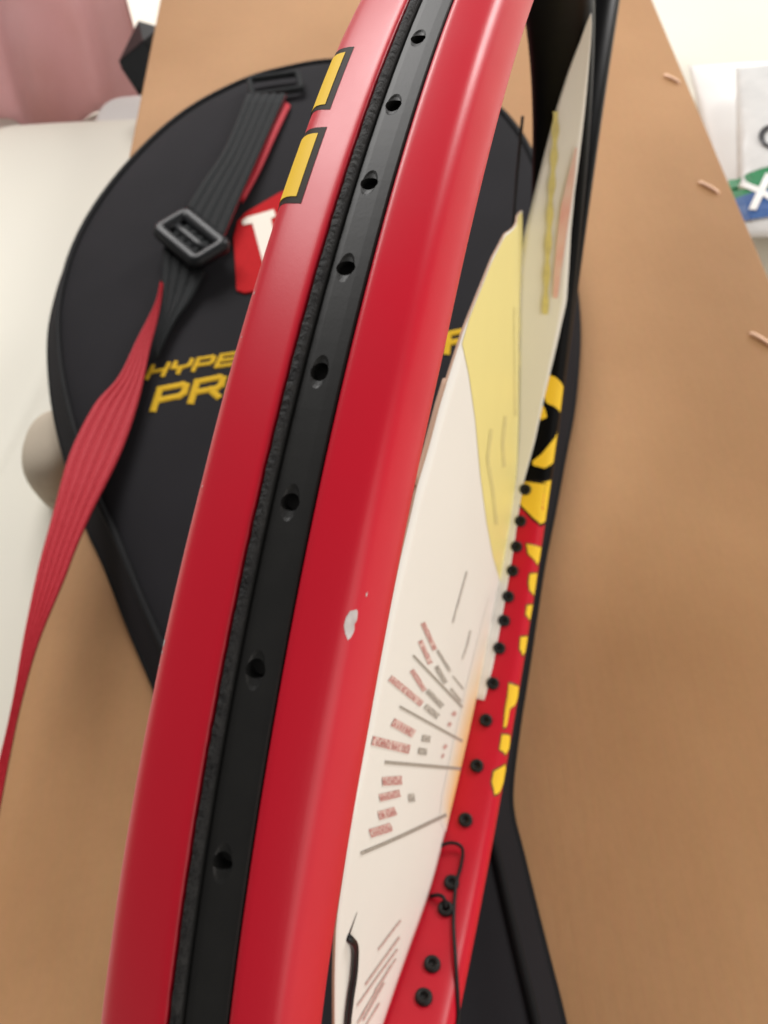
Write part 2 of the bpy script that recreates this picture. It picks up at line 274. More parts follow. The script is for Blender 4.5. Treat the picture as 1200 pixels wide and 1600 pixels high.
# ================================================================== CARDBOARD BOX
BX0, BX1, BY0, BY1 = -0.1672, 0.2400, -0.22, 0.86
bx = empty('cardboard_box', (0, 0, SHEET_Z))
tag(bx, 'large brown cardboard box with copper staples along its edge, under the racket cover', 'cardboard box')
def bpart(name, args, bev=0.0015):
    V, F = box(*args); V = [(x, y, z - SHEET_Z) for x, y, z in V]
    o = mesh(name, V, F, M_board, bx, smooth=False); bevel(o, bev, 3); return o
bpart('top_panel', (BX0, BX1, BY0, BY1, -0.004, 0.0))
bpart('side_panel', (BX0 + .0015, BX0 + .0055, BY0 + .0015, BY1 - .0015, -0.118, -0.0042))
bpart('side_panel', (BX1 - .0055, BX1 - .0015, BY0 + .0015, BY1 - .0015, -0.118, -0.0042))
bpart('end_panel', (BX0 + .0058, BX1 - .0058, BY0 + .0015, BY0 + .0055, -0.118, -0.0042))
bpart('end_panel', (BX0 + .0058, BX1 - .0058, BY1 - .0055, BY1 - .0015, -0.118, -0.0042))
bpart('bottom_panel', (BX0 + .002, BX1 - .002, BY0 + .002, BY1 - .002, -0.1225, -0.1182))
for (x0, y0), (x1, y1) in (((.2251, .5435), (.2336, .5330)), ((.2201, .4214), (.2298, .4097)), ((.2159, .2881), (.2255, .2772))):
    a, b_ = Vector((x0, y0, 0)), Vector((x1, y1, 0)); d = (b_ - a)
    path = [a + Vector((0, 0, -.0012)), a + d * .03 + Vector((0, 0, .0004)), a + d * .12 + Vector((0, 0, .0010)), a + d * .5 + Vector((0, 0, .0013)), a + d * .88 + Vector((0, 0, .0010)),
            a + d * .97 + Vector((0, 0, .0004)), b_ + Vector((0, 0, -.0012))]
    V, F = tube(spline(path, 3), 0.0012, 8)
    V = [v + Vector((0, 0, -SHEET_Z)) for v in V]
    mesh('staple', V, F, M_copper, bx)

# ================================================================== RACKET COVER
OUT = [(-.0263,.5571),(-.0641,.5481),(-.0917,.5352),(-.1222,.5107),(-.1462,.4811),(-.1674,.4418),(-.1825,.4019),(-.1897,.3674),(-.1917,.335),(-.1899,.3046),(-.1816,.2667),(-.1716,.2359),(-.16,.2073),(-.1474,.1787),(-.1366,.159),(-.122,.129),(-.1124,.1103),(-.1033,.0927),
       (-.095,.074),(-.091,.055),(-.090,.035),(-.092,.005),(-.095,-.03),(-.098,-.07),(-.1,-.12),(-.097,-.15),(-.085,-.165),(-.05,-.17),(-.02,-.17),(.02,-.17),(.045,-.168),(.057,-.155),(.061,-.12),(.0595,-.08),
       (.0551,-.0344),(.0516,-.0093),(.0493,.0073),(.0473,.0228),(.0454,.0367),(.0465,.0487),(.0523,.0714),(.0595,.0958),(.0662,.1191),(.0745,.1475),(.0836,.1746),(.0944,.2079),(.1047,.24),(.1152,.2845),(.1201,.319),(.1218,.351),(.1206,.4103),(.1121,.4606),(.0949,.4981),(.0618,.5318),(.02,.552)]
_o = [Vector((x, y, 0)) for x, y in OUT]
ring = [p for p in spline([_o[-1]] + _o + [_o[0], _o[1]], 5)][5:-5]
ring = ring[:len(_o) * 5]
NR = len(ring)
def bag_dist(x, y):
    best = 9
    for i in range(NR):
        a = ring[i]; b_ = ring[(i + 1) % NR]; dx, dy = b_.x - a.x, b_.y - a.y; l = dx * dx + dy * dy
        t = 0 if l == 0 else max(0, min(1, ((x - a.x) * dx + (y - a.y) * dy) / l))
        q = (x - a.x - dx * t) ** 2 + (y - a.y - dy * t) ** 2
        if q < best: best = q
    return math.sqrt(best)
DH = [(0, .0055), (.002, .0085), (.005, .0125), (.009, .0180), (.011, .0200), (.013, .0210), (.018, .0232), (.03, .0250), (.06, .0268), (.1, .0275), (.2, .0275)]
def bag_h_d(d, x, y):
    h = interp(d, [a for a, _ in DH], [b for _, b in DH])
    f = min(1, d / .03)
    return h + f * (  .0026 * noise.noise((x * 9, y * 7, 2.2)) + .0006 * noise.noise((x * 30, y * 24, 7.1)))
def bag_h(x, y): return bag_h_d(bag_dist(x, y), x, y)
bag = empty('racket_cover', (0, 0, 0))
tag(bag, 'black padded racket cover with red logo patch and yellow lettering, lying on the box', 'racket cover')
def spine(p):
    y = max(-.11, min(.40, p.y)); return Vector((interp(y, [-.12, .05, .12, .4], [-.02, -.022, -.022, -.033]), y, 0))
# normals of the outline, inset rings
fr = [0, .03, .07, .12, .18, .25, .34, .45, .57, .7, .84, 1.0]
V = []
for p in ring:
    s = spine(p)
    V.append((p.x, p.y, 0.0006))                                        # foot of the gusset
    dist = (s - p).length
    stops = [0, .0015, .0035, .006, .009, .011, .0125, .015, .02]; stops = [d for d in stops] + [.02 + (dist - .02) * k for k in (.08, .18, .3, .45, .6, .75, .9, 1.0)]
    for d in stops:
        q = p + (s - p) * (d / dist)
        V.append((q.x, q.y, bag_h(q.x, q.y)))
nst = len(V) // NR
mesh('shell', V, grid_faces(NR, nst, cu=True), M_bag, bag, weld=1e-5)
def inset_path(d):
    out = []
    for i, p in enumerate(ring):
        t = (ring[(i + 1) % NR] - ring[i - 1]); t.normalize(); nrm = Vector((-t.y, t.x, 0))
        q = p + nrm * d
        if bag_dist(q.x, q.y) < d * .6: q = p - nrm * d
        out.append(q)
    return out
def closed_tube(path, r, ns=8, zf=None):
    V = []; n = len(path)
    for i, p in enumerate(path):
        d = (path[(i + 1) % n] - path[i - 1]).normalized(); a = Vector((-d.y, d.x, 0)); b_ = Vector((0, 0, 1))
        for k in range(ns):
            w = 2 * math.pi * k / ns; V.append(p + a * r * math.cos(w) + b_ * r * math.sin(w))
    return V, grid_faces(n, ns, cu=True, cv=True)
pp = [Vector((q.x, q.y, bag_h(q.x, q.y) + .0010)) for q in inset_path(.0118)]
V, F = closed_tube(pp, .0019); mesh('piping', V, F, M_piping, bag)
pp = [Vector((q.x, q.y, .0040)) for q in inset_path(.0006)]
V, F = closed_tube(pp, .0022); mesh('seam', V, F, M_piping, bag)

def drape(poly2d, name, mat, parent, off, thick=.0008, cell=.006):
    """flat shape laid on the cover: filled, subdivided, dropped on its surface"""
    bm = bmesh.new(); vs = [bm.verts.new((x, y, 0)) for x, y in poly2d]; f = bm.faces.new(vs)
    bmesh.ops.triangulate(bm, faces=[f])
    for _ in range(4):
        lo = [e for e in bm.edges if e.calc_length() > cell]
        if not lo: break
        bmesh.ops.subdivide_edges(bm, edges=lo, cuts=1); bmesh.ops.triangulate(bm, faces=bm.faces[:])
    bmesh.ops.recalc_face_normals(bm, faces=bm.faces)
    if sum(f.normal.z for f in bm.faces) < 0: bmesh.ops.reverse_faces(bm, faces=bm.faces)
    ex = bmesh.ops.extrude_face_region(bm, geom=bm.faces[:])
    tops = set(v for v in ex['geom'] if isinstance(v, bmesh.types.BMVert))
    for v in bm.verts:
        h = bag_h(v.co.x, v.co.y); v.co.z = h + off + (thick if v in tops else -.0003)
    bmesh.ops.recalc_face_normals(bm, faces=bm.faces)
    me = bpy.data.meshes.new(name); bm.to_mesh(me); bm.free(); me.materials.append(mat)
    o = bpy.data.objects.new(name, me); COL.objects.link(o); o.parent = parent; return o
patch_poly = [(-.0743,.3794),(-.0533,.3954),(-.030,.404),(-.004,.408),(.006,.402),(.009,.385),(.008,.345),(.004,.332),(-.012,.324),(-.04,.318),(-.072,.3122),(-.0765,.3145),(-.0808,.3579),(-.079,.372)]
patch = drape(patch_poly, 'logo_patch', M_patchred, bag, .0002, .0009)
tag(patch, 'red logo patch with a white letter W')
def arc_pts(pts): return [(x, y) for x, y in pts]
W_POLY = [(-.0765,.3715),(-.0735,.3745),(-.0575,.3795),(-.0560,.3735),(-.0590,.3720),(-.0545,.3470),(-.0440,.3760),(-.0385,.3770),(-.0330,.3490),(-.0215,.3790),(-.0235,.3815),(-.0075,.3860),(-.0065,.3810),(-.0125,.3790),(-.0295,.3330),(-.0365,.3320),(-.0435,.3580),(-.0545,.3310),(-.0615,.3310),(-.0700,.3690),(-.0755,.3680)]
drape(W_POLY, 'logo_letter', M_patchwhite, patch, .0011, .0005)

# embroidered letters: each is one part drawn from strokes in a 1 x 1 box
GLYPH = {'H': [((.0, 0), (.0, 1)), ((1, 0), (1, 1)), ((0, .5), (1, .5))], 'Y': [((0, 1), (.0, .55), (.5, .45), (.5, 0)), ((1, 1), (1, .55), (.5, .45))],
         'P': [((0, 0), (0, 1), (.85, 1), (1, .9), (1, .55), (.85, .42), (.22, .42))], 'E': [((1, 1), (0, 1), (0, 0), (1, 0)), ((0, .5), (.9, .5))],
         'R': [((0, 0), (0, 1), (.85, 1), (1, .9), (1, .58), (.85, .45), (.2, .45)), ((.6, .45), (1, 0))],
         'O': [((.1, 0), (0, .12), (0, .88), (.1, 1), (.9, 1), (1, .88), (1, .12), (.9, 0), (.1, 0))],
         'S': [((1, 1), (.1, 1), (0, .9), (0, .6), (.1, .5), (.9, .5), (1, .4), (1, .1), (.9, 0), (0, 0))], 'T': [((0, 1), (1, 1)), ((.5, 1), (.5, 0))],
         'A': [((0, 0), (0, .85), (.15, 1), (1, 1), (1, 0)), ((0, .4), (1, .4))], 'F': [((0, 0), (0, 1), (1, 1)), ((0, .5), (.85, .5))]}
def letter(ch, org, ax, ay, adv, hgt, sw):
    V = []; F = []
    def P(gx, gy, o=0): return Vector(org) + Vector(ax) * (gx * adv) + Vector(ay) * (gy * hgt)
    for st in GLYPH[ch]:
        for (a, b_) in zip(st[:-1], st[1:]):
            A, B = P(*a), P(*b_); d = (B - A); L = d.length
            if L == 0: continue
            d /= L; nrm = Vector((-d.y, d.x)) * sw / 2; A = A - d * sw * .42; B = B + d * sw * .42
            n = max(1, int(L / .004)); k0 = len(V)
            for k in range(n + 1):
                for s in (-1, -.5, .5, 1):
                    q = A.lerp(B, k / n) + nrm * s
                    V.append((q.x, q.y, bag_h(q.x, q.y) + (.0001 if abs(s) == 1 else .0005)))
            F += [tuple(k0 + i for i in f) for f in grid_faces(n + 1, 4)]
    return V, F
def word(txt, org, end, hgt, gap, sw, slant):
    org = Vector(org); end = Vector(end); d = (end - org); L = d.length; d /= L
    ay = Vector((-d.y, d.x)) + d * slant; n = len(txt); adv = L / n
    for i, ch in enumerate(txt):
        if ch == ' ': continue
        V, F = letter(ch, org + d * adv * i, d, ay, adv * (1 - gap), hgt, sw)
        mesh('letter', V, F, M_thread, bag)
word('HYPER', (-.1205,.2545), (-.0600,.2630), .0075, .30, .0024, .45)
word('PRO STAFF', (-.1145,.2335), (.0560,.2650), .0125, .28, .0036, .35)

# webbing strap (part of the cover): ribbed band, one face black and the other red
def band(name, Lp, Rp, zs, mat, parent, ribs=5, thick=.0013, n=6, mat2=None, rib=.0011, zr=None):
    A = spline([(x, y, z) for (x, y), z in zip(Lp, zs)], n); B = spline([(x, y, z) for (x, y), z in zip(Rp, zr or zs)], n)
    nc = ribs * 8 + 1; V = []
    for a, b_ in zip(A, B):
        for k in range(nc):
            t = k / (nc - 1); q = a.lerp(b_, t); V.append(q + Vector((0, 0, rib * (abs(math.sin(math.pi * ribs * t)) ** .6 - .6))))
    m = len(V); nl = len(A)
    for a, b_ in zip(A, B):
        for k in range(nc):
            t = k / (nc - 1); q = a.lerp(b_, t); V.append(q - Vector((0, 0, thick)))
    F = grid_faces(nl, nc); fm = [0] * len(F)
    G = [tuple(m + i for i in f[::-1]) for f in F]; fm += [1] * len(G)
    S_ = []
    for i in range(nl - 1):
        S_.append((i * nc, m + i * nc, m + (i + 1) * nc, (i + 1) * nc)); j = nc - 1
        S_.append((i * nc + j, (i + 1) * nc + j, m + (i + 1) * nc + j, m + i * nc + j))
    S_.append(tuple(range(nc)) + tuple(m + k for k in range(nc))[::-1]); e = (nl - 1) * nc
    S_.append(tuple(e + k for k in range(nc))[::-1] + tuple(m + e + k for k in range(nc)))
    fm += [1] * len(S_)
    return mesh(name, V, F + G + S_, mat, parent, mats=[mat, mat2 or mat], fmat=fm)
st = band('strap', STRAP_L, STRAP_R, (.0335, .036, .036, .035), M_webblack, bag, mat2=M_webred)
tag(st, 'black ribbed webbing strap running to the buckle')
SL = [(-.0535,.484),(-.0620,.45),(-.0710,.415),(-.0790,.389)]; SRr = [(-.0492,.481),(-.0574,.448),(-.0668,.412),(-.0762,.385)]
tag(band('strap_edge', SL, SRr, (.0305, .032, .032, .031), M_webred, bag, ribs=1), 'red underside of the webbing strap')
LL = [(-.1195,.345),(-.1180,.3200),(-.1155,.296),(-.1165,.268)]; LR = [(-.0935,.3240),(-.1000,.3060),(-.1085,.287),(-.1150,.262)]
band('strap_tail', LL, LR, (.0345, .0320, .0316, .0322), M_webblack, bag, ribs=4)
zr = (.0325, .0345, .035, .035, .0345, .034, .034, .034, .034, .034, .034, .034, .034, .034)
tag(band('strap_lower', RED_L, RED_R, zr, M_webred, bag, mat2=M_webblack, n=5), 'red twisted length of the webbing strap hanging past the box edge')
# sewn loop that carries the strap
def ring_frame(cx, cy, ang, lx, ly, rad, z, name, mat, parent, bar=False):
    path = []; r = min(lx, ly) * .28
    for (sx, sy, a0) in ((1, 1, 0), (-1, 1, 90), (-1, -1, 180), (1, -1, 270)):
        for k in range(6):
            w = math.radians(a0 + 90 * k / 5); path.append(((lx - r) * sx + r * math.cos(w), (ly - r) * sy + r * math.sin(w)))
    c, s = math.cos(ang), math.sin(ang)
    P = [Vector((cx + x * c - y * s, cy + x * s + y * c, z)) for x, y in path]
    V, F = closed_tube(P, rad, 10)
    o = mesh(name, V, F, mat, parent)
    return o
bk = ring_frame(-.1018, .3455, math.radians(-49), .0182, .0098, .0043, .0385, 'buckle', M_plastic, st)
c, s = math.cos(math.radians(-49)), math.sin(math.radians(-49))
pth = [Vector((-.1018 + x * c, .3455 + x * s, .0372)) for x in (-.017, -.006, .006, .017)]
V, F = tube(pth, .0034, 10); mesh('buckle_bar', V, F, M_plastic, st)
# webbing passing through the buckle
c2 = (-.1018, .3455)
def rot(x, y): return (c2[0] + x * c - y * s, c2[1] + x * s + y * c)
band('buckle_web', [rot(-.0125, .012), rot(-.0125, .004), rot(-.0125, -.004), rot(-.0125, -.012)], [rot(.0125, .012), rot(.0125, .004), rot(.0125, -.004), rot(.0125, -.012)], (.035, .0385, .0385, .034), M_webblack, st, ribs=4)
lp = ring_frame(-.0597, .5035, math.radians(9), .0168, .0095, .0022, .0315, 'strap_loop', M_webblack, bag)

# ================================================================== TENNIS RACKET
# own axes: u towards the handle, v across the head, n square to the string plane
U = Vector((0.287849, 0.957022, -0.035376)); Vv = Vector((-0.128241, 0.075126, 0.988893)); Nn = Vector((0.949051, -0.280115, 0.144355))
C0 = Vector((0.026812, 0.096212, -0.173792 + CAM_Z))
RM = Matrix(((U.x, Vv.x, Nn.x, C0.x), (U.y, Vv.y, Nn.y, C0.y), (U.z, Vv.z, Nn.z, C0.z), (0, 0, 0, 1)))
racket = empty('tennis_racket', mat=RM)
tag(racket, 'red and black unstrung tennis racket standing on its edge on the black cover', 'tennis racket')
AC, BC = .1657, .1198
HALF = [(2.8,4.4),(2.85,6.05),(3.0,6.36),(3.35,6.52),(3.9,6.45),(5.6,6.02),(7.2,5.52),(7.9,5.12),(8.4,4.55),(8.8,3.8),(9.35,2.4),(9.8,1.0),(10.05,-.4),(10.0,-1.8),(9.7,-3.0),(9.1,-4.2),(8.2,-5.1),(7.0,-5.7),(5.0,-6.05),(2.5,-6.2)]
PROF = [(0, 4.4)] + HALF + [(0, -6.25)] + [(-a, b_) for a, b_ in HALF[::-1]]
PROF = [(a / 1000, b_ / 1000) for a, b_ in PROF]
WL = [0.0]
for i in range(len(PROF)):
    a, b_ = PROF[i], PROF[(i + 1) % len(PROF)]; WL.append(WL[-1] + math.hypot(b_[0] - a[0], b_[1] - a[1]))
WT = WL[-1]; PC = PROF + [PROF[0]]
def prof_at(w):
    w %= WT
    return interp(w, WL, [p[0] for p in PC]), interp(w, WL, [p[1] for p in PC])
GU = [-.13, -.11, -.09, -.07, -.05, -.03, -.01, .01, .05, .1]      # the beam swells from the tip towards the throat
GL = [1.45, 1.36, 1.31, 1.27, 1.3, 1.35, 1.45, 1.5, 1.3, 1.1]
GR = [.8, .82, .9, .95, 1, 1, 1, 1, 1, 1]
def widen(n, t):
    u_ = AC * math.cos(t)
    if n < -.003: return -.003 + (n + .003) * interp(u_, GU, GL)
    if n > .003 and math.sin(t) > 0: return .003 + (n - .003) * interp(u_, GU, GR)
    return n
def hoop(t, r, n):
    x, y = AC * math.cos(t), BC * math.sin(t); nx, ny = math.cos(t) / AC, math.sin(t) / BC; l = math.hypot(nx, ny)
    return Vector((x + r * nx / l, y + r * ny / l, n))
def surf(t, w, off=0.0):
    n, r = prof_at(w); a = prof_at(w - 1e-4); b_ = prof_at(w + 1e-4); dn, dr = b_[0] - a[0], b_[1] - a[1]; L = math.hypot(dn, dr)
    return hoop(t, r + off * dn / L, widen(n - off * dr / L, t))
NT = 420
# smooth section between the two channel lips, sharp lips
fine = []
body = [Vector((a, b_, 0)) for a, b_ in PROF[2:]][: len(PROF) - 3]
fine = [PROF[0], PROF[1]] + [(p.x, p.y) for p in spline(body, 2)] + [PROF[-1]]
V = []; F = []; fm = []
for i in range(NT):
    t = 2 * math.pi * i / NT
    for a, b_ in fine: V.append(hoop(t, b_, widen(a, t)))
nf = len(fine); F = grid_faces(NT, nf, cu=True, cv=True)
for f in F: fm.append(1 if sum(V[k].x for k in f) / 4 > .0765 else 0)
hp = mesh('hoop', V, F, M_red, racket, mats=[M_red, M_black], fmat=fm)
bm = bmesh.new(); bm.from_mesh(hp.data); bmesh.ops.recalc_face_normals(bm, faces=bm.faces); bm.to_mesh(hp.data); bm.free()
at_ = hp.data.attributes.new('sharp_edge', 'BOOLEAN', 'EDGE')
for e in hp.data.edges:
    a, b_ = e.vertices
    if a % nf == b_ % nf and (a % nf) in (1, nf - 1, 0, 2, nf - 2): at_.data[e.index].value = True
# grommet strip in its channel, real holes
SP = [(-2.76,4.45),(-2.76,6.05),(-2.62,6.32),(-2.35,6.42),(-1.85,6.40),(-1.62,6.28),(-1.52,5.75),(-1.36,5.72),(-1.22,6.08),(-.6,6.14),(1.4,6.14),(2.45,6.08),(2.66,5.95),(2.72,4.45)]
V = [hoop(2 * math.pi * i / NT, b_ / 1000, a / 1000) for i in range(NT) for a, b_ in SP]
strip = mesh('grommet_strip', V, grid_faces(NT, len(SP), cu=True, cv=True), M_strip, racket, smooth=False)
T_NEAR = [1.6521, 1.7257, 1.7975, 1.864, 1.9358, 2.0166, 2.1118, 2.2177, 1.585, 1.515, 1.44, 1.36, 2.335, 2.47]
T_FAR = [3.9285, 4.0006, 4.1238, 4.1826, 4.3285, 4.4593, 4.5731, 4.6678, 4.7607, 4.8347, 4.901, 4.973, 5.0413, 5.1152, 5.2081]
def basis(t):
    nx, ny = math.cos(t) / AC, math.sin(t) / BC; l = math.hypot(nx, ny); R = Vector((nx / l, ny / l, 0)); T = Vector((-R.y, R.x, 0)); return R, T
cv, cf, dv, df = [], [], [], []
rnd = random.Random(3)
for t in T_NEAR + T_FAR:
    R, T = basis(t); N_ = Vector((0, 0, 1)); k0 = len(cv); ns = 18
    ra, rb = .00092 + rnd.uniform(-.00008, .0001), .00092 + rnd.uniform(-.0001, .0001)
    sk = rnd.uniform(-.0002, .0002)
    for r in (.0048, .0075):
        o = hoop(t, r, .0002 + sk)
        for k in range(ns):
            w = 2 * math.pi * k / ns; cv.append(o + T * (ra * math.cos(w)) + N_ * (rb * math.sin(w)) + T * (.0004 * (r - .0061) / .001))
    cf += [tuple(k0 + ns - 1 - k for k in range(ns)), tuple(k0 + ns + k for k in range(ns))] + [(k0 + k, k0 + (k + 1) % ns, k0 + ns + (k + 1) % ns, k0 + ns + k) for k in range(ns)]
    # oval countersink, longer along the frame
    o = hoop(t, .00655, .0002 + sk); k0 = len(dv); nr = 9
    for a in range(1, nr):
        ph = math.pi * a / nr
        for k in range(16):
            w = 2 * math.pi * k / 16
            dv.append(o + T * (.0023 * math.sin(ph) * math.cos(w)) + N_ * (.00108 * math.sin(ph) * math.sin(w)) + R * (.00072 * math.cos(ph)))
    top = len(dv); dv.append(o + R * .00072); dv.append(o - R * .00072)
    for a in range(nr - 2):
        for k in range(16): df.append((k0 + a * 16 + k, k0 + a * 16 + (k + 1) % 16, k0 + (a + 1) * 16 + (k + 1) % 16, k0 + (a + 1) * 16 + k))
    for k in range(16):
        df.append((top, k0 + (k + 1) % 16, k0 + k)); df.append((top + 1, k0 + (nr - 2) * 16 + k, k0 + (nr - 2) * 16 + (k + 1) % 16))
cut1 = mesh('cut', cv, cf, M_strip, smooth=False); cut2 = mesh('cut', dv, df, M_strip, smooth=False)
for cobj in (cut2, cut1):
    m = strip.modifiers.new('holes', 'BOOLEAN'); m.operation = 'DIFFERENCE'; m.object = cobj; m.solver = 'EXACT'
cut1.parent = racket; cut2.parent = racket
bpy.context.view_layer.update()
dg = bpy.context.evaluated_depsgraph_get()
nm = bpy.data.meshes.new_from_object(strip.evaluated_get(dg)); strip.modifiers.clear(); strip.data = nm
for cobj in (cut1, cut2): bpy.data.objects.remove(cobj, do_unlink=True)
M_cord = material('fuzzy_edge_cord', (0.014, 0.014, 0.015), 0.75, 0.25, 0, 0.8, 900, 1.0, 1500, 0.0006, col2=(0.035, 0.035, 0.034))
V = []; n_ = 1100
for i in range(n_):
    t = 2 * math.pi * i / n_; j1 = .00004 * noise.noise((t * 160, 1.5, 0)) + .00003 * rnd.uniform(-1, 1); R, T = basis(t)
    for k in range(8):
        w = 2 * math.pi * k / 8; rr = .00052 + j1 + .00003 * rnd.uniform(-1, 1); V.append(hoop(t, .00625 + rr * math.cos(w), -.00215 + rr * math.sin(w) + .00003 * noise.noise((t * 300, 7, 1))))
mesh('edge_cord', V, grid_faces(n_, 8, cu=True, cv=True), M_cord, racket)
# grommet barrels standing out of the inner wall
NS = 16
def barrel():
    V = []; ro, ri = .0025, .0011
    for (x, r) in ((-.0012, ro), (.0009, ro), (.0013, ro * .9), (.0013, ri * 1.15), (.0010, ri), (.0003, ri)):
        for k in range(NS): w = 2 * math.pi * k / NS; V.append((r * math.cos(w), r * math.sin(w), x))
    k0 = len(V); V.append((0, 0, .0003)); F = grid_faces(6, NS, cv=True)
    F += [(5 * NS + k, 5 * NS + (k + 1) % NS, k0) for k in range(NS)]
    return V, F
V, F = barrel(); first = None
for t in T_FAR + T_NEAR:
    R, T = basis(t); p = hoop(t, -.00625, .0)
    if first is None: g = first = mesh('grommet', V, F, M_strip, racket)
    else:
        g = first.copy(); COL.objects.link(g); g.parent = racket
    z = -R; x = T; y = z.cross(x)
    g.matrix_local = Matrix(((x.x, y.x, z.x, p.x), (x.y, y.y, z.y, p.y), (x.z, y.z, z.z, p.z), (0, 0, 0, 1)))
# painted emblem and letters: thin paint film following the frame
def film(name, poly, mat, off, grow=0.0, parent=racket, nw=6, dt=.004):
    cx = sum(p[0] for p in poly) / len(poly); cy = sum(p[1] for p in poly) / len(poly)
    P = []
    for a, b_ in poly:
        da, db = (a - cx) * .13, (b_ - cy); L = math.hypot(da, db) or 1
        P.append((a + grow * da / L / .13, b_ + grow * db / L))
    t0, t1 = min(p[0] for p in P) + 1e-5, max(p[0] for p in P) - 1e-5; n = max(3, int((t1 - t0) / dt)); cols = []
    for i in range(n + 1):
        t = lerp(t0, t1, i / n); xs = []
        for k in range(len(P)):
            a, b_ = P[k], P[(k + 1) % len(P)]
            if (a[0] <= t) != (b_[0] <= t): xs.append(lerp(a[1], b_[1], (t - a[0]) / (b_[0] - a[0])))
        xs.sort(); cols.append((t, xs))
    V = []; F = []
    for (ta, xa), (tb, xb) in zip(cols[:-1], cols[1:]):
        if len(xa) != len(xb): 
            m_ = min(len(xa), len(xb)); xa, xb = xa[:m_], xb[:m_]
        for s_ in range(0, len(xa) - 1, 2):
            k0 = len(V)
            for (t, lo, hi) in ((ta, xa[s_], xa[s_ + 1]), (tb, xb[s_], xb[s_ + 1])):
                for j in range(nw + 1): V.append(surf(t, lerp(lo, hi, j / nw), off))
            F += [tuple(k0 + q for q in f) for f in grid_faces(2, nw + 1)]
    return mesh(name, V, F, mat, parent, weld=2e-6)
for nm_, poly in (('emblem', EMB_A), ('emblem', EMB_A2), ('emblem', EMB_B)):
    film(nm_, poly, M_yellow, .00016)
film('emblem_outline', EMB_C, M_letterblack, .00010, .0010); film('emblem', EMB_C, M_yellow, .00018)
for poly in LETTERS:
    film('letter_outline', poly, M_olive, .00010, .0007); film('frame_letter', poly, M_yellow, .00018)
for blk in BLOCKS:
    (ta, wa), (tb, wb), (tc_, wc), (td, wd) = blk
    lo = .0425; sl = (tb - ta) / (wb - wa) * .5
    def quad(t_a, t_b, w1, mat, off, name):
        V = []; n1, n2 = 8, 14
        for i in range(n1 + 1):
            for j in range(n2 + 1):
                w = lerp(lo, w1, j / n2); V.append(surf(lerp(t_a, t_b, i / n1) + sl * (w - w1), w, off))
        return mesh(name, V, grid_faces(n1 + 1, n2 + 1), mat, racket)
    w1 = (wb + wc) / 2 - .0003
    quad(tb + .0068, tc_ - .0048, w1 + .0007, M_letterblack, .00005, 'letter_outline'); quad(tb, tc_, w1, M_yellow, .00011, 'frame_letter')
# chip in the paint
t0, w0 = CHIP[0], CHIP[1]; poly = []
for k in range(22):
    a = 2 * math.pi * k / 22; rr = 1 + .10 * math.sin(3 * a + 1) + .07 * rnd.uniform(-1, 1) - (.30 if 1.2 < (a % 6.283) < 1.7 else 0)
    poly.append((t0 +   .0084 * rr * math.cos(a + .1), w0 + .00066 * rr * math.sin(a)))
film('paint_chip', poly, M_chip, .00004, 0, nw=4, dt=.0015)
poly = [(t0 - .0175 + .0016 * math.cos(a), w0 + .0013 + .00010 * math.sin(a)) for a in [2 * math.pi * k / 8 for k in range(8)]]
film('paint_chip', poly, M_chip, .00004, 0, nw=2, dt=.0008)
for tt, ww, a1, b1 in ((2.108, .0484, .0022, .00028), (2.1135, .0485, .0012, .00016), (2.121, .0485, .0009, .00012), (2.0124, .0489, .0010, .00012), (1.8804, .0489, .0016, .00014), (1.913, .0490, .0008, .0001)):
    film('paint_chip', [(tt + a1 * (1 + .3 * rnd.uniform(-1, 1)) * math.cos(a), ww + b1 * (1 + .3 * rnd.uniform(-1, 1)) * math.sin(a)) for a in [2 * math.pi * k / 9 for k in range(9)]], M_chip, .00004, 0, nw=2, dt=.0006)
# throat arms, shaft and handle
def arm(sgn):
    pts = [(.070, .1085), (.105, .0960), (.145, .0740), (.200, .0470), (.255, .0270), (.310, .0145), (.352, .0115)]
    P = spline([(a, b_ * sgn, 0) for a, b_ in pts], 6); V = []; ns = 20
    for i, p in enumerate(P):
        d = (P[min(i + 1, len(P) - 1)] - P[max(i - 1, 0)]).normalized(); a = Vector((-d.y, d.x, 0))
        hn = .0104; hr = lerp(.0050, .0078, min(1, i / 14))
        for k in range(ns):
            w = 2 * math.pi * k / ns; cs, sn = math.cos(w), math.sin(w)
            V.append(p + a * (hr * math.copysign(abs(cs) ** .75, cs)) + Vector((0, 0, hn * math.copysign(abs(sn) ** .75, sn))))
    F = grid_faces(len(P), ns, cv=True) + [tuple(range(ns)), tuple((len(P) - 1) * ns + k for k in range(ns))]
    return mesh('throat_arm', V, F, M_black, racket)
arm(1); arm(-1)
V = []
oct_ = [(math.cos(math.radians(22.5 + 45 * k)), math.sin(math.radians(22.5 + 45 * k))) for k in range(8)]
for uu, s_ in ((.345, .0125), (.352, .0150), (.50, .0155), (.506, .0175), (.513, .0170)):
    for a, b_ in oct_: V.append((uu, a * s_ * 1.12, b_ * s_ * .95))
mesh('handle', V, grid_faces(5, 8, cv=True) + [tuple(range(8)), tuple(32 + k for k in range(8))], M_black, racket, smooth=False)

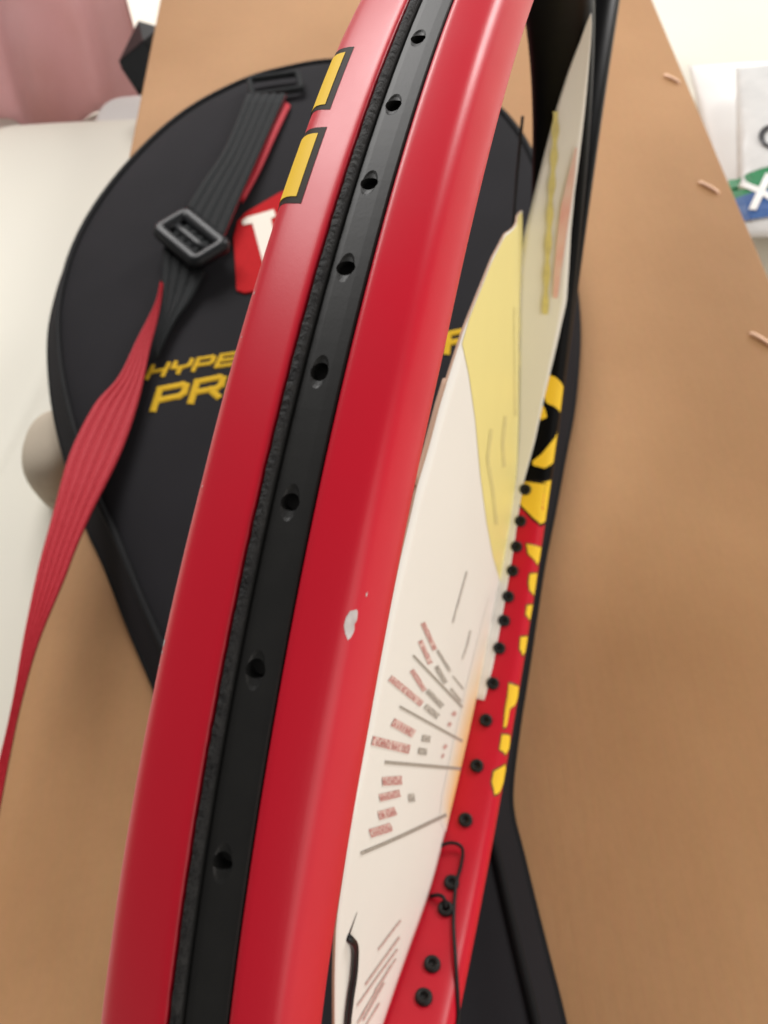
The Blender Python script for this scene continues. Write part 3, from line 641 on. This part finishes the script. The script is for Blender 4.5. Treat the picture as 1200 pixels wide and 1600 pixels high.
# ================================================================== INSERT CARD (tied into the empty head)
card = empty('insert_card', mat=RM)
tag(card, 'white and yellow printed card insert standing inside the racket head', 'card')
UE = [-.15, -.12, -.1, -.087, -.04, 0, .05, .08, .1, .126, .15, .17]; NE = [-8.8, -8.7, -7.5, -5.9, -5.4, -5, -4.3, -4.4, -6.5, -10.5, -13, -13.4]
def nE(u):
    return sum(interp(u + d, UE, NE) for d in (-.008, -.004, 0, .004, .008)) / 5000
RI = -.0068
def v_far(u):
    # inner wall of the lower side of the head
    lo, hi = math.pi, 2 * math.pi
    for _ in range(40):
        m_ = (lo + hi) / 2
        if hoop(m_, RI, 0).x < u: lo = m_
        else: hi = m_
    return hoop(lo, RI, 0).y
near_u = [p[0] for p in CARD_NEAR][::-1]; near_v = [p[1] for p in CARD_NEAR][::-1]
near_u = [-.148, -.135] + near_u; near_v = [-.045, -.028] + near_v
def v_near(u): return interp(u, near_u, near_v)
ulist = [-.147 + (.154 + .147) * i / 120 for i in range(121)]
nvv = 24; V = []
for u_ in ulist:
    a, b_ = v_far(u_), v_near(u_); b_ = max(b_, a + .001)
    for j in range(nvv): V.append((u_, lerp(a, b_, j / (nvv - 1)), nE(u_)))
TH = .0006
m_ = len(V); V += [(x, y, z - TH) for x, y, z in V]
F = grid_faces(len(ulist), nvv); fm = [0] * len(F); F += [tuple(m_ + k for k in f[::-1]) for f in F]; fm += [0] * (len(F) - len(fm))
E_ = []
for i in range(len(ulist) - 1):
    E_.append((i * nvv, m_ + i * nvv, m_ + (i + 1) * nvv, (i + 1) * nvv)); j = nvv - 1
    E_.append((i * nvv + j, (i + 1) * nvv + j, m_ + (i + 1) * nvv + j, m_ + i * nvv + j))
fm += [1] * len(E_)
mesh('panel', V, F + E_, M_card, card, mats=[M_card, M_cardedge], fmat=fm)
# thickness lip where the board is cut along the near edge
lip = [(u_, v_near(u_) + .0004, nE(u_) - .0005) for u_ in [-.029 + .027 * k / 14 for k in range(15)]]
V, F = tube(lip, .00055, 6); mesh('cut_edge', V, F, M_cardedge, card)
# yellow field
ylv = [p[1] for p in YEL_LEFT][::-1]; ylu = [p[0] for p in YEL_LEFT][::-1]
V = []; rows = 60; ncol = 40
def u_max(v):
    u_ = .153
    while u_ > .0 and not (v_far(u_) + .0002 <= v <= v_near(u_) - .0002): u_ -= .001
    return u_
vr = [-.1125 + (.0500 + .1125) * i / (rows - 1) for i in range(rows)]
for v in vr:
    a = interp(v, ylv, ylu); b_ = max(a + .0002, u_max(v))
    for j in range(ncol):
        u_ = lerp(a, b_, j / (ncol - 1)); V.append((u_, v, nE(u_) + .00012))
mesh('yellow_field', V, grid_faces(rows, ncol), M_cardyel, card)
def ink(name, quad, mat, off=.0002):
    V = []; n = 6; a, b_, c_, d_ = [Vector((*p, 0)) for p in quad]
    for i in range(n + 1):
        for q in (a.lerp(b_, i / n), d_.lerp(c_, i / n)):
            v = max(q.y, v_far(q.x) + .0006); V.append((q.x, v, nE(q.x) + off))
    return mesh(name, V, grid_faces(n + 1, 2), mat, card)
rt = random.Random(11)
def type_line(name, quad, mat, tint, cw):
    """a printed line: pale tint of the ink with rows of small letter strokes on it"""
    base = ink(name, quad, tint, .00014)
    a, b_, c_, d_ = [Vector((*p, 0)) for p in quad]; V = []; F = []
    def at(s_, h): q = a.lerp(b_, s_).lerp(d_.lerp(c_, s_), h); return (q.x, max(q.y, v_far(q.x) + .0006), nE(q.x) + .00026)
    L = (b_ - a).length; s_ = .01; step = min(.2, cw / L)
    while s_ < .97:
        if rt.random() < .13: s_ += step * .6; continue
        st = [(0, .16, 0, 1)]
        k = rt.random()
        if k < .4: st += [(.16, .7, .84, 1), (.16, .7, .0, .16)]
        elif k < .7: st += [(.55, .72, 0, .75), (.16, .55, .42, .58)]
        else: st += [(.16, .62, .42, .56), (.5, .66, 0, .4)]
        hi = rt.choice((1, 1, .78)); 
        for x0, x1, y0, y1 in st:
            x0, x1 = s_ + x0 * step, min(.995, s_ + x1 * step); k0 = len(V)
            V += [at(x0, .08 + .84 * y0 * hi), at(x1, .08 + .84 * y0 * hi), at(x1, .08 + .84 * y1 * hi), at(x0, .08 + .84 * y1 * hi)]; F.append((k0, k0 + 1, k0 + 2, k0 + 3))
        s_ += step
    if F:
        o = mesh('type', V, F, mat, base)
for q in RED_BARS: type_line('red_text_line', q, M_inkred, M_tintred, .0019)
for q in GREY_BARS: type_line('grey_text_line', q, M_inkgrey, M_tintgrey, .0019)
for q in RULES: ink('rule_line', q, M_rule)
for q in PENCIL: ink('pencil_stroke', q, M_pencil)
for l in SCRIBBLE:
    for q in l: ink('scribble', q, M_faint)
for l in OLIVE:
    for q in l: ink('olive_stroke', q, M_oliveink, .00022)
V = []; fade = []  # red rim's bounce light painted on the card, fading away from the wall
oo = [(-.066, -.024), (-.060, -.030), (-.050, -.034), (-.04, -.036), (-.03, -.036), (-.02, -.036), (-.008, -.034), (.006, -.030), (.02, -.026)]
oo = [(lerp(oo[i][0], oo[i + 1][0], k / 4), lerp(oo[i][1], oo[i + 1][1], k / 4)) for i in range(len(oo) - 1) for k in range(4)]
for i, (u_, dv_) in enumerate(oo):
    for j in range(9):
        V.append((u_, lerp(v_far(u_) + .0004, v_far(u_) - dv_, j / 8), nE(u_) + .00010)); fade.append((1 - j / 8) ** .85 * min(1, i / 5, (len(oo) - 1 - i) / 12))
ob = mesh('rim_bounce_band', V, grid_faces(len(oo), 9), M_orange, card)
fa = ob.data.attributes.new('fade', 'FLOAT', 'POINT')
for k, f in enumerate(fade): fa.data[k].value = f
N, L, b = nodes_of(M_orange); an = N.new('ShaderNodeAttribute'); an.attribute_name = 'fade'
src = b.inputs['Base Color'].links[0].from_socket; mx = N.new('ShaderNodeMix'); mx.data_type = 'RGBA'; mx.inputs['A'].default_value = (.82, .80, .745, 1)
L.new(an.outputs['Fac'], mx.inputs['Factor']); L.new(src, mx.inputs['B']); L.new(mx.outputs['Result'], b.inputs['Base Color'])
# flap bent round the inner wall of the head, up over the bridge
FT = [4.622, 4.63, 4.713, 4.90, 5.048, 5.16, 5.236, 5.354, 5.494, 5.659, 5.80, 5.911, 6.041, 6.174, 6.31, 6.47, 6.63, 6.75, 6.83, 6.872]
FLO = [-6, -6, -6, -6, -5.5, -5, -4.5, -6.0, -8.5, -11.3, -13, -13.4, -11.9, -8.9, -5.7, -.9 - 1.0, 2.6, 6.3, 8.4, 9.6]
FHI = [-2.1, -1.9, -1.2, -1.1, -1.1, -1.4, -1.0, 1.2, 2.8, 5.4, 7.4, 6.9, 6.3, 6.5, 7.4, 8.3, 9.0, 9.6, 9.9, 9.8]
V = []; nt_ = 130; nw_ = 9; ts = [lerp(FT[0], FT[-1], i / (nt_ - 1)) for i in range(nt_)]
def flap_pt(t, n, lift=0): return hoop(t, RI - .0002 - lift, n)
for t in ts:
    a, b_ = interp(t, FT, FLO) / 1000, interp(t, FT, FHI) / 1000
    for j in range(nw_): V.append(flap_pt(t, lerp(a, b_, j / (nw_ - 1)), .00015 * math.sin(9 * t)))
fl = mesh('flap', V, grid_faces(nt_, nw_), M_card, card)
so = fl.modifiers.new('thickness', 'SOLIDIFY'); so.thickness = .0005; so.offset = 1
V = []
for (t, n) in [(lerp(FLAP_LINE[i][0], FLAP_LINE[i + 1][0], k / 8), lerp(FLAP_LINE[i][1], FLAP_LINE[i + 1][1], k / 8)) for i in range(len(FLAP_LINE) - 1) for k in range(8)]:
    for d_ in (-.0011, .0011): V.append(flap_pt(t, n + d_ * (1 + .3 * math.sin(60 * t)), .0010 + .00015 * math.sin(9 * t)))
mesh('flap_rule', V, grid_faces(len(V) // 2, 2), M_oliveink, card)
pk = [(6.346, .0058, .0064), (6.23, .0036, .0062), (6.13, .0018, .0056), (6.02, .0012, .0048), (5.90, .0012, .0040), (5.80, .0018, .0036)]
V = []
for i in range(len(pk) - 1):
    for k in range(8):
        t, a, b_ = [lerp(pk[i][q], pk[i + 1][q], k / 8) for q in range(3)]
        V.append(flap_pt(t, a, .0010 + .00015 * math.sin(9 * t))); V.append(flap_pt(t, b_, .0010 + .00015 * math.sin(9 * t)))
mesh('flap_print', V, grid_faces(len(V) // 2, 2), M_pinkprint, card)

# ================================================================== WIRE TIES
def wire(name, pts, r, label, mat=M_wire, ns=5):
    e = RM
    P = [e @ Vector(p) for p in spline(pts, ns)]
    o0 = P[0].copy(); V, F = tube([p - o0 for p in P], r, 8)
    o = mesh(name, V, F, mat); o.location = o0; tag(o, label, 'wire tie', 'ties holding the card'); return o
cp = [(u_, v_, nE(u_)) for u_, v_ in WIRE_CARD]
pts = [(cp[0][0] + .0005, cp[0][1] + .0003, cp[0][2] - .0015)] + [(a, b_, c_ + z) for (a, b_, c_), z in zip(cp, (.0004, .0008, .0009, .0009, .0009))] + [(-.131, -.03, -.0070)]
wire('wire_tie', pts, .00078, 'thick black wire coming through a slit at the near edge of the white card')
ink('slit', [(SLIT[0][0], SLIT[0][1]), (SLIT[1][0], SLIT[1][1] + .0001), (SLIT[1][0] - .0001, SLIT[1][1] - .0009), (SLIT[0][0] - .0001, SLIT[0][1] - .0003)], M_wire)
def on_wall(t, n, lift): return tuple(hoop(t, -.00625 - lift, n))
lif = (.0006, .0022, .0026, .0022, .0014, .0010, .0010, .0008, .0007)
wire('wire_tie', [on_wall(a[0], a[4], z) for a, z in zip(TIE2, lif)] + [tuple(surf(3.957, .0205, .0005)), tuple(surf(3.915, .0182, .0005)), tuple(surf(3.84, .0170, .0005))], .00056,
     'thin black wire hooked over the red inner rim, the upper of two')
wire('wire_tie', [on_wall(4.1410, -.0056, .0004), on_wall(4.143, -.0032, .0018), on_wall(4.140, -.0012, .0020), on_wall(4.127, -.0001, .0010), on_wall(4.1238, 0, -.0010)], .00060,
     'short black wire bent into a grommet of the red rim, the lower of two')
co = tube([p - (RM @ hoop(6.45, -.006, -.0135)) for p in [RM @ Vector(q) for q in spline([tuple(hoop(6.45, -.006, -.0135)), tuple(hoop(6.2, -.0075, -.0160)), tuple(hoop(6.0, -.0085, -.0165)), tuple(hoop(5.85, -.007, -.0150))], 6)]], .0006, 8)
o = mesh('cord', co[0], co[1], M_wire); o.location = RM @ hoop(6.45, -.006, -.0135); tag(o, 'thin black cord hanging beside the black throat of the racket', 'cord')

# ================================================================== THINGS ROUND THE BOX
def cushion(name, x0, x1, y0, y1, z0, z1, r, mat, label, cat, puff=.01, seam=None, e=.35):
    V = []; nu_, nv_ = 48, 24; cx, cy, cz = (x0 + x1) / 2, (y0 + y1) / 2, (z0 + z1) / 2
    for i in range(nu_):
        a = 2 * math.pi * i / nu_
        for j in range(nv_):
            b_ = -math.pi / 2 + math.pi * j / (nv_ - 1); cb, sb = math.cos(b_), math.sin(b_)
            f = lambda q, ex: math.copysign(abs(q) ** ex, q)
            x = (x1 - x0) / 2 * f(cb, r) * f(math.cos(a), e); y = (y1 - y0) / 2 * f(cb, r) * f(math.sin(a), e); z = (z1 - z0) / 2 * f(sb, .6)
            z += puff * noise.noise((x * 6 + cx, y * 6, 3.1)) * max(0, sb)
            V.append((x, y, z + cz - z0))
    o = mesh(name, V, grid_faces(nu_, nv_, cu=True), mat, weld=1e-6); o.location = (cx, cy, z0)
    tag(o, label, cat); return o
cushion('seat_cushion', -.345, -.176, -.30, .650, SHEET_Z - .004, -.060, .16, M_cushion, 'large white leather cushion with rounded corner along the left side of the box', 'cushion', .012, e=.2)
cushion('pillow', -.250, -.172, .600, .690, SHEET_Z - .004, -.072, .5, M_pillow, 'small white pillow behind the big white cushion', 'pillow', .006, e=.6)
bo = cushion('bolster', -.208, -.172, .222, .278, -.068, -.012, .8, M_beige, 'beige rounded cushion poking out beside the black cover', 'cushion', .002, e=.9)
V, F = closed_tube([Vector((.0178 * math.cos(a), .0278 * math.sin(a), .030)) for a in [2 * math.pi * k / 40 for k in range(40)]], .0009, 6)
mesh('seam', V, F, M_beige, bo)
# pink cloth hanging in folds behind
V = []; nu_, nv_ = 90, 40
for i in range(nu_):
    for j in range(nv_):
        s_ = i / (nu_ - 1); h = j / (nv_ - 1); x = -.62 + .405 * s_; z = SHEET_Z - .002 + .42 * h
        fold = .020 * math.sin(s_ * 15 + 1.2 * h + .5) + .012 * math.sin(s_ * 33 - 2.4 * h) + .02 * noise.noise((s_ * 4, h * 2, .3))
        V.append((x + .015 * math.sin(h * 4 + s_ * 3), .90 - .17 * (1 - h) ** 2 + fold * (1 - .3 * h), z - SHEET_Z))
pc = mesh('pink_cloth', V, grid_faces(nu_, nv_), M_pink); pc.location = (0, 0, SHEET_Z)
so = pc.modifiers.new('thickness', 'SOLIDIFY'); so.thickness = .003
tag(pc, 'dusty pink cloth hanging in soft folds in the far corner', 'cloth')
# black strap end sticking out behind the box
bs = empty('black_strap', (-.18, .645, -.07)); tag(bs, 'folded black strap end sticking out from behind the box', 'strap')
bp_ = [(-.203,.640), (-.1885,.681), (-.1695,.673), (-.1685,.640), (-.1700,.607), (-.1885,.617)]
def facet(name, idx, zs, apex, mat):
    V = [(bp_[k][0] + .18, bp_[k][1] - .645, z) for k, z in zip(idx, zs)] + [apex]; n = len(idx)
    V += [(x, y, z - .006) for x, y, z in V]
    F = [(k, k + 1, n) for k in range(n - 1)] + [(n + 1 + k, 2 * n + 1, n + 2 + k) for k in range(n - 1)] + [(k, n + 1 + k, n + 2 + k, k + 1) for k in range(n - 1)] + [(0, n, 2 * n + 1, n + 1), (n - 1, 2 * n, 2 * n + 1, n)]
    mesh(name, V, F, mat, bs, smooth=False)
facet('upper_fold', (0, 1, 2, 3), (.048, .058, .056, .052), (.0005, .0010, .0600), M_wire)
facet('lower_fold', (3, 4, 5, 0), (.0515, .040, .038, .0475), (.0005, .0010, .0595), M_webblack)
# white paper bag and printed pouch at the right
def pouch(name, corners, z0, th, mat, label, cat, crumple=.002, n=60, group=None):
    a, b_, c_, d_ = [Vector((*p, 0)) for p in corners]; V = []; org = (a + b_ + c_ + d_) / 4
    for side in (1, -1):
        for i in range(n):
            for j in range(n):
                s_, t_ = i / (n - 1), j / (n - 1); p = a.lerp(b_, s_).lerp(d_.lerp(c_, s_), t_) - org
                k = (math.sin(math.pi * s_) ** .45) * (math.sin(math.pi * t_) ** .45)
                V.append((p.x, p.y, th * .5 + side * th * .5 * k + (crumple * noise.noise((p.x * 40, p.y * 40, side)) * k if side > 0 else 0)))
    F = grid_faces(n, n); F += [tuple(n * n + q for q in f[::-1]) for f in F]
    o = mesh(name, V, F, mat, weld=1e-6); o.location = (org.x, org.y, z0); tag(o, label, cat)
    def top(x, y, off):   # height of the pouch top at a point (bilinear search over its own grid)
        best = min(range(n * n), key=lambda q: (V[q][0] + org.x - x) ** 2 + (V[q][1] + org.y - y) ** 2); return V[best][2] + off
    return o, org, top
pouch('paper_bag', [(.330, .745), (.50, .740), (.47, .47), (.303, .500)], SHEET_Z + .004, .030, M_paper, 'plain white paper bag lying to the right of the box', 'paper bag', .0015)
po, org, top = pouch('plastic_pouch', [(.352, .690), (.50, .690), (.46, .452), (.290, .462)], SHEET_Z + .030, .034, M_film, 'clear white plastic pouch with a green and blue X mark', 'plastic pouch', .002)
def print_on(name, poly, mat, off):
    bm = bmesh.new(); f = bm.faces.new([bm.verts.new((x, y, 0)) for x, y in poly]); bmesh.ops.triangulate(bm, faces=[f])
    for _ in range(4):
        lo = [e for e in bm.edges if e.calc_length() > .006]
        if lo: bmesh.ops.subdivide_edges(bm, edges=lo, cuts=1); bmesh.ops.triangulate(bm, faces=bm.faces[:])
    for v in bm.verts: v.co = Vector((v.co.x - org.x, v.co.y - org.y, top(v.co.x, v.co.y, off)))
    bmesh.ops.recalc_face_normals(bm, faces=bm.faces)
    me = bpy.data.meshes.new(name); bm.to_mesh(me); bm.free(); me.materials.append(mat)
    o = bpy.data.objects.new(name, me); COL.objects.link(o); o.parent = po; return o
print_on('green_band', [(.3005, .530), (.42, .530), (.42, .505), (.2965, .505)], M_green, .0012)
print_on('blue_band', [(.2965, .505), (.42, .505), (.42, .476), (.2935, .476)], M_blue, .0012)
xc, yc = .3165, .503
for sg in (1, -1):
    d1 = Vector((.62 * sg, 1, 0)).normalized(); n1 = Vector((-d1.y, d1.x, 0)) * .0028; c_ = Vector((xc, yc, 0)); L_ = .021
    print_on('letter_x', [tuple((c_ + d1 * L_ + n1).xy), tuple((c_ - d1 * L_ + n1).xy), tuple((c_ - d1 * L_ - n1).xy), tuple((c_ + d1 * L_ - n1).xy)], M_paper, .0022)
arc = [(.345 + .012 * math.cos(a), .565 + .017 * math.sin(a)) for a in [math.radians(d) for d in range(60, 301, 20)]]
arc2 = [(.345 + .008 * math.cos(a), .565 + .012 * math.sin(a)) for a in [math.radians(d) for d in range(300, 59, -20)]]
print_on('dark_letter', arc + arc2, M_dark, .0015)
